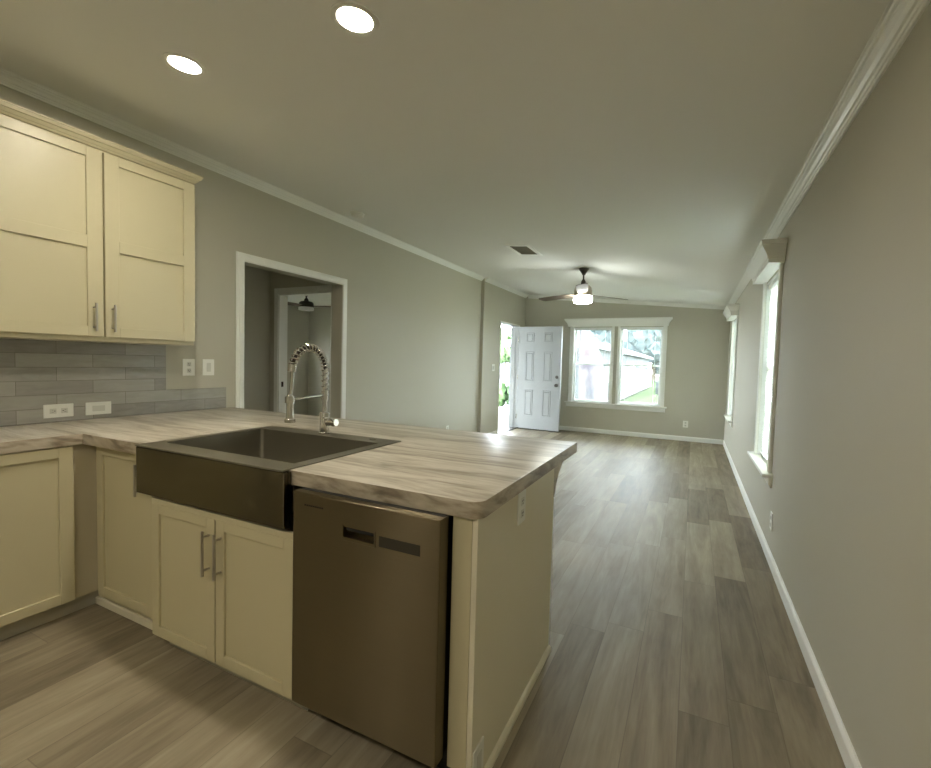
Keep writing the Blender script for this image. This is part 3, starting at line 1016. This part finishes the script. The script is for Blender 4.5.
tag(obj('handle_grip', bm, M['dark'], dw, smooth=False), 'black grip inside the pocket')
bm = bm_new(); box(bm, -.855, -.704, DF - .0012, DF + .002, .744, .778, .001)
tag(obj('control_strip', bm, M['lcd'], dw, smooth=False), 'matt grey display strip')
bm = bm_new()
for k in range(9):
    xx = -1.168 + k * .0095
    box(bm, xx, xx + .0065, DF - .0010, DF + .001, .8235, .8285)
tag(obj('maker_mark', bm, M['dark'], dw, smooth=False), 'tiny dark maker mark')
bm = bm_new(); box(bm, DX0 + .004, DX1 - .004, DF + .12, DF + .135, 0, .105)
obj('kick_plate', bm, M['dark'], root, smooth=False)
bm = bm_new(); box(bm, DX0 + .004, DX1 - .004, DF + .030, DF + .052, .8665, .8675)
obj('gap_strip', bm, M['dark'], root, smooth=False)  # thin black strip filling the dark gap above the door

# peninsula end and back panels
EX = -.546
EY0, EY1 = 1.215, 2.044
root = thing('peninsula_end', 'tall beige end panel closing the peninsula beside the dishwasher', 'cabinet panel', (EX, 1.6, 0))
bm = bm_new(); box(bm, EX - .018, EX, EY0 + .0005, EY1, 0, .867, .0015)
obj('end_panel', bm, M['panel'], root, smooth=False)
bm = bm_new(); box(bm, -.629, EX - .0185, EY0, EY0 + .020, .075, .867, .001)
obj('front_stile', bm, M['cream'], root, smooth=False)
bm = bm_new(); box(bm, -2.20, EX - .0185, EY1 - .015, EY1, 0, .867)
obj('back_panel', bm, M['panel'], root, smooth=False)
bm = bm_new(); prism(bm, [(EX + d, h) for d, h in [(.0002, 0), (.014, 0), (.014, .010), (.009, .020), (.0002, .026)]], EY0 + .01, EY1 + .010, 'y')
obj('shoe_moulding', bm, M['panel'], root, smooth=False)
bm = bm_new(); box(bm, EX - .016, EX + .001, EY1 + .0003, EY1 + .010, 0.027, .72)
obj('corner_bead', bm, M['trim'], root, smooth=False)
bm = bm_new()
prism(bm, [(EY1 + .0004, .867), (EY1 + .155, .867), (EY1 + .150, .850), (EY1 + .085, .815), (EY1 + .045, .770), (EY1 + .020, .725), (EY1 + .0004, .720)], EX - .045, EX - .001, 'x')
obj('corbel', bm, M['counter'], root, smooth=False)

# tiled splashback: tall part behind the cabinet, low two-row part to the opening
bm = bm_new()
prism(bm, [(.215, HC + .0006), (2.378, HC + .0006), (2.378, 1.079), (1.923, 1.079), (1.923, 1.384), (.215, 1.384)], XL + .0006, XL + .011, 'x')
bmesh.ops.recalc_face_normals(bm, faces=bm.faces[:])
sp = obj('tile_splashback', bm, M['tile'], base=(XL, 1.3, HC), smooth=False)
tag(sp, 'stepped grey tile splashback on the wall behind the worktop', 'tiles')

# ------------------------------------------------------------------ plates, sockets, switches
def plate_thing(name, label, cat, maps, u, z, w, h, kind, horizontal=False, group=None):
    """maps(u, d, z); a cover plate with its sockets or rockers."""
    root = thing(name, label, cat, maps(u, .0005, z - h / 2), group)
    def mb(bm, u0, u1, d0, d1, z0, z1, bev=0.0):
        t = bm_new(); box(t, u0, u1, d0, d1, z0, z1, bev)
        for v in t.verts: v.co = maps(*v.co)
        me = bpy.data.meshes.new('t'); t.to_mesh(me); t.free(); bm.from_mesh(me); bpy.data.meshes.remove(me)
    bm = bm_new(); mb(bm, u - w / 2, u + w / 2, .0005, .0065, z - h / 2, z + h / 2, .002)
    pl = obj('cover_plate', bm, M['plate'], root, smooth=False)
    if kind == 'socket':
        for s in (-1, 1):
            c = (u + s * w * .19, z) if horizontal else (u, z + s * h * .19)
            bm = bm_new(); mb(bm, c[0] - .0155, c[0] + .0155, .0066, .0085, c[1] - .0145, c[1] + .0145, .001)
            sk = obj('socket_face', bm, M['rocker'], root, smooth=False)
            bm = bm_new()
            for a, b_, ww, hh in ((-.006, .003, .0015, .008), (.006, .003, .0015, .006), (0, -.007, .004, .004)):
                if horizontal: a, b_, ww, hh = b_ * s, a, hh, ww
                mb(bm, c[0] + a - ww / 2 - .001, c[0] + a + ww / 2 + .001, .0086, .0091, c[1] + b_ - hh / 2, c[1] + b_ + hh / 2)
            tag(obj('slots', bm, M['slot'], sk, smooth=False), 'dark socket slots')
    elif kind == 'gfci':
        a, b_ = (.033, .0165) if horizontal else (.0165, .033)
        bm = bm_new(); mb(bm, u - a, u + a, .0066, .0085, z - b_, z + b_, .001)
        obj('socket_face', bm, M['rocker'], root, smooth=False)
    else:
        n = kind
        for k in range(n):
            cu = u + (k - (n - 1) / 2) * .046
            bm = bm_new(); mb(bm, cu - .0165, cu + .0165, .0066, .0100, z - .033, z + .033, .0025)
            obj('rocker', bm, M['rocker'], root, smooth=False)
    return root
mapT = lambda u, d, z: (XL + .011 + d, u, z)
mapL = lambda u, d, z: (XL + d, u, z)
mapL2 = lambda u, d, z: (XL2 + d, u, z)
mapE = lambda u, d, z: (EX + d, u, z)
plate_thing('wall_outlet', 'white sideways double outlet on the grey tiles, nearer the camera', 'outlet', mapT, 1.322, .986, .140, .076, 'socket', True)
plate_thing('wall_outlet', 'white sideways plain-faced outlet on the grey tiles, nearer the doorway', 'outlet', mapT, 1.519, .985, .136, .076, 'gfci', True)
plate_thing('wall_outlet', 'white upright double outlet just right of the tall tiles, left of the rocker switch', 'outlet', mapL, 2.087, 1.234, .088, .120, 'socket')
plate_thing('light_switch', 'white single rocker switch on the wall beside the cased doorway', 'switch', mapL, 2.237, 1.235, .090, .120, 1)
plate_thing('light_switch', 'white double rocker switch on the wall beside the front door', 'switch', mapL2, 7.570, 1.235, .130, .125, 2)
plate_thing('wall_outlet', 'white outlet low on the far wall right of the double window', 'outlet', mapB, -.085, .305, .085, .122, 'socket')
plate_thing('wall_outlet', 'white outlet low on the right wall beneath the nearer window', 'outlet', mapR, 3.76, .285, .080, .122, 'socket')
plate_thing('wall_outlet', 'white outlet low on the long left wall, peeking above the worktop edge', 'outlet', mapL, 6.02, .31, .075, .118, 'socket')
plate_thing('wall_outlet', 'pale outlet high on the peninsula end panel under the worktop', 'outlet', mapE, 1.592, .800, .078, .118, 'socket')
plate_thing('wall_outlet', 'pale outlet near the floor at the front of the peninsula end panel', 'outlet', mapE, 1.258, .090, .075, .118, 'gfci')

# ------------------------------------------------------------------ ceiling fittings
def downlight(x, y, label, group=None):
    z = zc(x)
    root = thing('recessed_light', label, 'ceiling light', (x, y, z), group)
    bm = bm_new(); lathe(bm, x, y, [(.064, z - .0005), (.088, z - .0005), (.088, z - .004), (.080, z - .007), (.064, z - .004)], 40, tilt=SL, annular=True)
    obj('trim_ring', bm, M['trim'], root)
    bm = bm_new(); lathe(bm, x, y, [(.001, z - .0008), (.0635, z - .0008), (.0635, z - .003), (.001, z - .0035)], 40, tilt=SL)
    obj('lens', bm, M['lens'], root)
downlight(-1.155, 1.357, 'glowing round recessed ceiling light nearer the middle of the room')
downlight(-2.138, 1.357, 'glowing round recessed ceiling light nearer the wall cabinets')
downlight(-1.155, -0.85, 'added unseen recessed light behind the camera, room side')  # this rear row is unseen, added to brighten the kitchen side
downlight(-2.138, -0.85, 'added unseen recessed light behind the camera, cabinet side')
downlight(-.17, -0.85, 'added unseen recessed light behind the camera, right wall side')

x, y = -2.945, 3.535
z = zc(x)
root = thing('smoke_detector', 'small round white smoke detector on ceiling near left crown moulding', 'smoke detector', (x, y, z))
bm = bm_new(); lathe(bm, x, y, [(.001, z - .001), (.068, z - .001), (.068, z - .012), (.062, z - .016), (.001, z - .0165)], 32, tilt=SL); obj('mount', bm, M['plate'], root)
bm = bm_new(); lathe(bm, x, y, [(.001, z - .017), (.060, z - .017), (.056, z - .036), (.040, z - .042), (.001, z - .043)], 32, tilt=SL); obj('cover', bm, M['plate'], root)

vx0, vx1, vy0, vy1 = -1.925, -1.640, 4.77, 5.27
root = thing('ceiling_vent', 'white rectangular air vent with dark louvres in the ceiling', 'vent', ((vx0 + vx1) / 2, (vy0 + vy1) / 2, zc(-1.775)))
def cbox(bm, x0, x1, y0, y1, h0, h1):
    prism(bm, [(x0, zc(x0) - h0), (x1, zc(x1) - h0), (x1, zc(x1) - h1), (x0, zc(x0) - h1)], y0, y1, 'y')
bm = bm_new(); f = .042
cbox(bm, vx0, vx0 + f, vy0, vy1, .0006, .010); cbox(bm, vx1 - f, vx1, vy0, vy1, .0006, .010)
cbox(bm, vx0 + f, vx1 - f, vy0, vy0 + f, .0006, .010); cbox(bm, vx0 + f, vx1 - f, vy1 - f, vy1, .0006, .010)
obj('frame', bm, M['vent'], root, smooth=False)
bm = bm_new(); cbox(bm, vx0 + f, vx1 - f, vy0 + f, vy1 - f, .0006, .002); obj('duct', bm, M['ventdark'], root, smooth=False)
for k in range(9):
    yy = vy0 + f + .022 + k * .044
    bm = bm_new()
    xa_, xb_ = vx0 + f, vx1 - f
    prof = [(yy, .003), (yy + .0015, .003), (yy + .014, .011), (yy + .0125, .011)]
    loft(bm, [[(xx, q, zc(xx) - h) for q, h in prof] for xx in (xa_, xb_)])
    tag(obj('louvre', bm, M['ventdark'], root, smooth=False), 'dark grey louvre')

# ceiling fans
def fan(x, y, ztop, zl0, r, angs, label, lens, body, L=.66, hs=1.0):
    root = thing('ceiling_fan', label, 'ceiling fan', (x, y, ztop))
    zm = zl0 + .085 * hs
    bm = bm_new(); lathe(bm, x, y, [(.001, ztop - .001), (.066, ztop - .001), (.066, ztop - .008), (.058, ztop - .020), (.030, ztop - .060), (.018, ztop - .085), (.001, ztop - .087)], 28); obj('canopy', bm, M['bronze'], root)
    bm = bm_new(); cyl(bm, (x, y, ztop - .08), (x, y, zm + .17 * hs), .0105); obj('downrod', bm, M['bronze'], root)
    bm = bm_new(); lathe(bm, x, y, [(.001, zm + .215 * hs), (.018, zm + .215 * hs), (.030, zm + .185 * hs), (.036, zm + .148 * hs), (.001, zm + .147 * hs)], 24); obj('coupling', bm, M['bronze'], root)
    bm = bm_new(); lathe(bm, x, y, [(.001, zm + .146 * hs), (r * .42, zm + .146 * hs), (r * .75, zm + .134 * hs), (r * .93, zm + .108 * hs), (r, zm + .070 * hs), (r, zm + .002 * hs), (r * .96, zm), (.001, zm)], 40); obj('motor_housing', bm, body, root)
    bm = bm_new(); lathe(bm, x, y, [(.001, zm - .001), (r, zm - .001), (r * 1.02, zm - .012), (r * 1.02, zl0 + .020 * hs), (r * .96, zl0 + .004), (r * .80, zl0), (.001, zl0 - .002)], 40); tag(obj('lamp_glass', bm, lens, root), 'glowing white glass drum' if lens is M['fanlens'] else 'unlit white glass drum')
    for a in angs:
        a = math.radians(a)
        c, s = math.cos(a), math.sin(a)
        bm = bm_new()
        zb = zm + .028 * hs
        rings = []
        tw = math.radians(11)
        for k, (q, w) in enumerate(((r * .90, .045), (r + .02, .050), (r + .12, .064), (L * .75, .070), (L - .03, .066), (L - .006, .050), (L, .030))):
            ring = []
            for e, t in ((-1, -1), (1, -1), (1, 1), (-1, 1)):
                o = e * w
                ring.append((x + q * c - o * s * math.cos(tw), y + q * s + o * c * math.cos(tw), zb + o * math.sin(tw) + t * .003))
            rings.append(ring)
        loft(bm, rings)
        obj('blade', bm, M['blade'], root, smooth=False)
        # (blade irons are hidden inside the housing)
fan(-1.326, 6.055, zc(-1.326), 2.128, .114, (55, 151, 281), 'nickel three-blade ceiling fan with lit drum lamp in living area', M['fanlens'], M['fanbody'], .78)
fan(-5.26, 5.18, BZ, 2.030, .108, (22, 142, 262), 'dark ceiling fan in the bedroom seen through the cased doorway', M['frost'], M['bronze'], .60, .62)

# ------------------------------------------------------------------ outside
GZ = -.55
bm = bm_new(); box(bm, -60, 60, -20, 110, GZ - .2, GZ)
struct('ground', bm, M['grass'], smooth=False)
bm = bm_new(); box(bm, -40, -6.6, 4, 60, GZ + .001, GZ + .02)
struct('driveway', bm, M['concrete'], smooth=False)
bm = bm_new(); box(bm, -6.3, XL2 - TL - .03, 7.1, 13.2, -.20, -.03)
struct('porch_deck', bm, M['concrete'], smooth=False)
bm = bm_new(); box(bm, -6.2, -3.6, 7.2, 13.1, GZ, -.201)
struct('porch_skirt', bm, M['exttrim'], smooth=False)

bm = bm_new(); box(bm, -9.0, XL2 - TL - .03, 7.07, 10.6, 2.45, 2.60)
struct('added_shade_roof', bm, M['exttrim'], smooth=False)  # slab added over the porch to keep sky light off the door leaf

# porch railing
RX = -6.1
root = thing('porch_railing', 'white porch railing seen through the open front door', 'railing', (RX, 11, -.03))
bm = bm_new(); box(bm, RX - .04, RX + .04, 9.0, 13.1, .80, .84, .005); obj('top_rail', bm, M['exttrim'], root, smooth=False)
bm = bm_new(); box(bm, RX - .03, RX + .03, 9.0, 13.1, .06, .10, .005); obj('bottom_rail', bm, M['exttrim'], root, smooth=False)
for k in range(33):
    yy = 9.06 + k * .125
    bm = bm_new(); box(bm, RX - .016, RX + .016, yy, yy + .032, .10, .80)
    obj('baluster', bm, M['exttrim'], root, smooth=False)
for yy in (9.0, 13.02):
    bm = bm_new(); box(bm, RX - .05, RX + .05, yy, yy + .10, -.029, .95, .006); obj('post', bm, M['exttrim'], root, smooth=False)

# neighbouring house beyond the double window
def blob(bm, c, r, seed, sub=3, amp=.25):
    rnd = random.Random(seed)
    ph = [rnd.uniform(0, 6.28) for _ in range(9)]
    t = bmesh.new(); bmesh.ops.create_icosphere(t, subdivisions=sub, radius=1)
    for v in t.verts:
        p = v.co.normalized()
        k = 1 + amp * (math.sin(5 * p.x + ph[0]) * math.sin(4 * p.y + ph[1]) + .6 * math.sin(9 * p.z + ph[2]) * math.sin(8 * p.x + ph[3]) + .4 * math.sin(15 * p.y + ph[4]) * math.sin(14 * p.z + ph[5]))
        v.co = Vector(c) + Vector((p.x * r[0], p.y * r[1], p.z * r[2])) * k
    me = bpy.data.meshes.new('t'); t.to_mesh(me); t.free(); bm.from_mesh(me); bpy.data.meshes.remove(me)

def tree(x, y, h, w, label, m, seed, group=None, base=GZ, lo=.16, hi=.86):
    root = thing('tree', label, 'tree', (x, y, base), group)
    bm = bm_new(); tube(bm, [(x, y, base), (x + .05, y, base + h * .25), (x, y + .05, base + h * .55)], [w * .035, w * .028, w * .018], 10)
    obj('trunk', bm, M['bark'], root)
    bm = bm_new(); rnd = random.Random(seed)
    blob(bm, (x, y, base + h * (lo + hi) / 2 + h * .12), (w * .42, w * .42, h * (hi - lo) * .42), seed)
    for k in range(12):
        a = rnd.uniform(0, 6.28); q = rnd.uniform(.2, .38) * w
        blob(bm, (x + q * math.cos(a), y + q * math.sin(a), base + h * (rnd.uniform(lo, (lo + hi) / 2) if k % 2 else rnd.uniform((lo + hi) / 2, hi))), (w * .24, w * .24, h * .16), seed * 13 + k)
    obj('crown', bm, m, root)

hx, hy0, hy1, hez = -3.66, 17.6, 45.0, 2.13
root = thing('neighbour_house', 'pale neighbouring house with white eave seen through the double window', 'house', (-5.2, 30, GZ))
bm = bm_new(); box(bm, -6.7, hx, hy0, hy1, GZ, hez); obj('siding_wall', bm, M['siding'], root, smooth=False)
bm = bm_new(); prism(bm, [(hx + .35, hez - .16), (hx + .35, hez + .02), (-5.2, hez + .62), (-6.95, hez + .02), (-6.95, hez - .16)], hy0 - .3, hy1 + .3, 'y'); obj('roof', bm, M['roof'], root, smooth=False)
for k in range(4):
    yy = 20.5 + k * 6
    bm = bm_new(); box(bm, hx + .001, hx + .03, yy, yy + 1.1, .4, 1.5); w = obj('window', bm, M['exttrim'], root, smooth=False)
    bm = bm_new(); box(bm, hx + .031, hx + .04, yy + .08, yy + 1.02, .48, 1.42); obj('pane', bm, M['darkglass'], w, smooth=False)
bm = bm_new(); box(bm, hx + .002, hx + .46, 19.0, 43.0, -.36, -.22); obj('deck', bm, M['exttrim'], root, smooth=False)
dx = hx + .42
bm = bm_new(); box(bm, dx - .03, dx + .03, 19.0, 43.0, .62, .70); box(bm, dx - .03, dx + .03, 19.0, 43.0, -.16, -.10); obj('deck_rail', bm, M['exttrim'], root, smooth=False)
for k in range(60):
    yy = 19.1 + k * .40
    bm = bm_new(); box(bm, dx - .03, dx + .03, yy, yy + .07, -.10, .62); obj('baluster', bm, M['exttrim'], root, smooth=False)

root = thing('utility_box', 'grey metal utility box standing on the lawn beyond the window', 'utility box', (-1.75, 34, GZ))
bm = bm_new(); box(bm, -2.25, -1.25, 33.6, 34.4, GZ, .32, .04, 2); obj('housing', bm, M['acgrey'], root)
bm = bm_new(); box(bm, -2.3, -1.2, 33.55, 34.45, .321, .37, .01); obj('lid', bm, M['acgrey'], root)

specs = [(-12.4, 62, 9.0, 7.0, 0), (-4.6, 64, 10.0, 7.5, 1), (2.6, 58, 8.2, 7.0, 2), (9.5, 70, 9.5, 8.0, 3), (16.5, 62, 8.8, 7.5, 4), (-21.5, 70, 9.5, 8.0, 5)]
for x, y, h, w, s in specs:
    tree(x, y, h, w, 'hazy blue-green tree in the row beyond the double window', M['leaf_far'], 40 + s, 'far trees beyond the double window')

# feather flag outside the left pane
FYg = 12.9
root = thing('feather_flag', 'tall white feather flag with coloured lettering outside the left window pane', 'flag', (-2.30, FYg, GZ))
def edge(t):      # pole curve, bottom to top
    z = -.35 + t * 2.95
    x = -2.130 - .11 * t - (.60 * max(0, (t - .38) / .62) ** 2.2)
    return Vector((x, FYg, z))
bm = bm_new()
pts = [Vector((-2.125, FYg, GZ - .05))] + [edge(i / 24) for i in range(25)]
tube(bm, pts, .014, 8); obj('pole', bm, M['pole'], root)
bm = bm_new()
ringsF, ringsB = [], []
n = 28
for i in range(n + 1):
    t = i / n
    e = edge(t)
    wl = .66 - .06 * t
    lx = min(e.x - .02, -2.790 + (-.16) * (t - .1) if t > .1 else -2.790)
    ringsF.append([(e.x + (lx - e.x) * k / 6, FYg - .004 + .035 * math.sin(3.0 * k / 6 * PI + 5 * t) * (k / 6), e.z - .05 * k / 6 * (1 - t)) for k in range(7)])
ringsB = [[(p[0], p[1] + .003, p[2]) for p in r] for r in ringsF]
vF = [[bm.verts.new(p) for p in r] for r in ringsF]; vB = [[bm.verts.new(p) for p in r] for r in ringsB]
for i in range(n):
    for k in range(6):
        bm.faces.new((vF[i][k], vF[i][k + 1], vF[i + 1][k + 1], vF[i + 1][k]))
        bm.faces.new((vB[i][k], vB[i + 1][k], vB[i + 1][k + 1], vB[i][k + 1]))
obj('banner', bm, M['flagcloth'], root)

def letter(ch, cx_, z, size, m, slant):
    cu = bpy.data.curves.new('letter', 'FONT'); cu.body = ch; cu.size = size; cu.extrude = .002; cu.offset = .008
    cu.align_x = 'CENTER'; cu.align_y = 'CENTER'
    tmp = bpy.data.objects.new('letter', cu); C.objects.link(tmp)
    dg = bpy.context.evaluated_depsgraph_get()
    me = bpy.data.meshes.new_from_object(tmp.evaluated_get(dg))
    bpy.data.objects.remove(tmp); bpy.data.curves.remove(cu)
    rot = Matrix.Rotation(math.radians(slant), 4, 'Y') @ Matrix.Rotation(math.radians(90), 4, 'X')
    me.transform(Matrix.Translation(Vector((cx_, FYg - .052, z)) - root.location) @ rot)
    me.materials.clear(); me.materials.append(m)
    o = bpy.data.objects.new('letter', me); C.objects.link(o); o.parent = root
    return o
for ch, cx_, z, sz, m in (('E', -2.66, 1.62, .34, 'flagpink'), ('H', -2.62, 1.28, .36, 'flagviolet'), ('S', -2.55, .90, .38, 'flagviolet'), ('K', -2.48, .56, .38, 'flagblue'), ('O', -2.46, .22, .38, 'flagblue')):
    letter(ch, cx_, z, sz, M[m], 14)

# across the drive, seen through the front door
root = thing('white_house', 'white house across the drive seen through the open front door', 'house', (-14, 36, GZ))
bm = bm_new(); box(bm, -22, -13.5, 32, 42, GZ, 2.4); obj('siding_wall', bm, M['exttrim'], root, smooth=False)
bm = bm_new(); prism(bm, [(31.6, 2.41), (42.4, 2.41), (37, 4.0)], -22.3, -13.2, 'x'); obj('roof', bm, M['roof'], root, smooth=False)
bm = bm_new(); box(bm, -13.499, -13.45, 33.9, 34.7, .65, 1.7); w = obj('window', bm, M['exttrim'], root, smooth=False)
bm = bm_new(); box(bm, -13.449, -13.43, 33.98, 34.62, .73, 1.62); obj('pane', bm, M['darkglass'], w, smooth=False)
tree(-11.9, 30.3, 4.7, 2.0, 'green leafy tree glimpsed through the open front door', M['leaf'], 91, lo=.55, hi=.78)
for k, yy in enumerate((18.2, 19.7)):
    bm = bm_new(); blob(bm, (-7.4, yy, GZ + .48), (.42, .42, .46), 70 + k)
    s = obj('shrub', bm, M['leaf'], base=(-7.4, yy, GZ))
    tag(s, 'low green shrub beyond the porch railing, ' + ('closer to the house' if k == 0 else 'closer to the drive'), 'shrub')
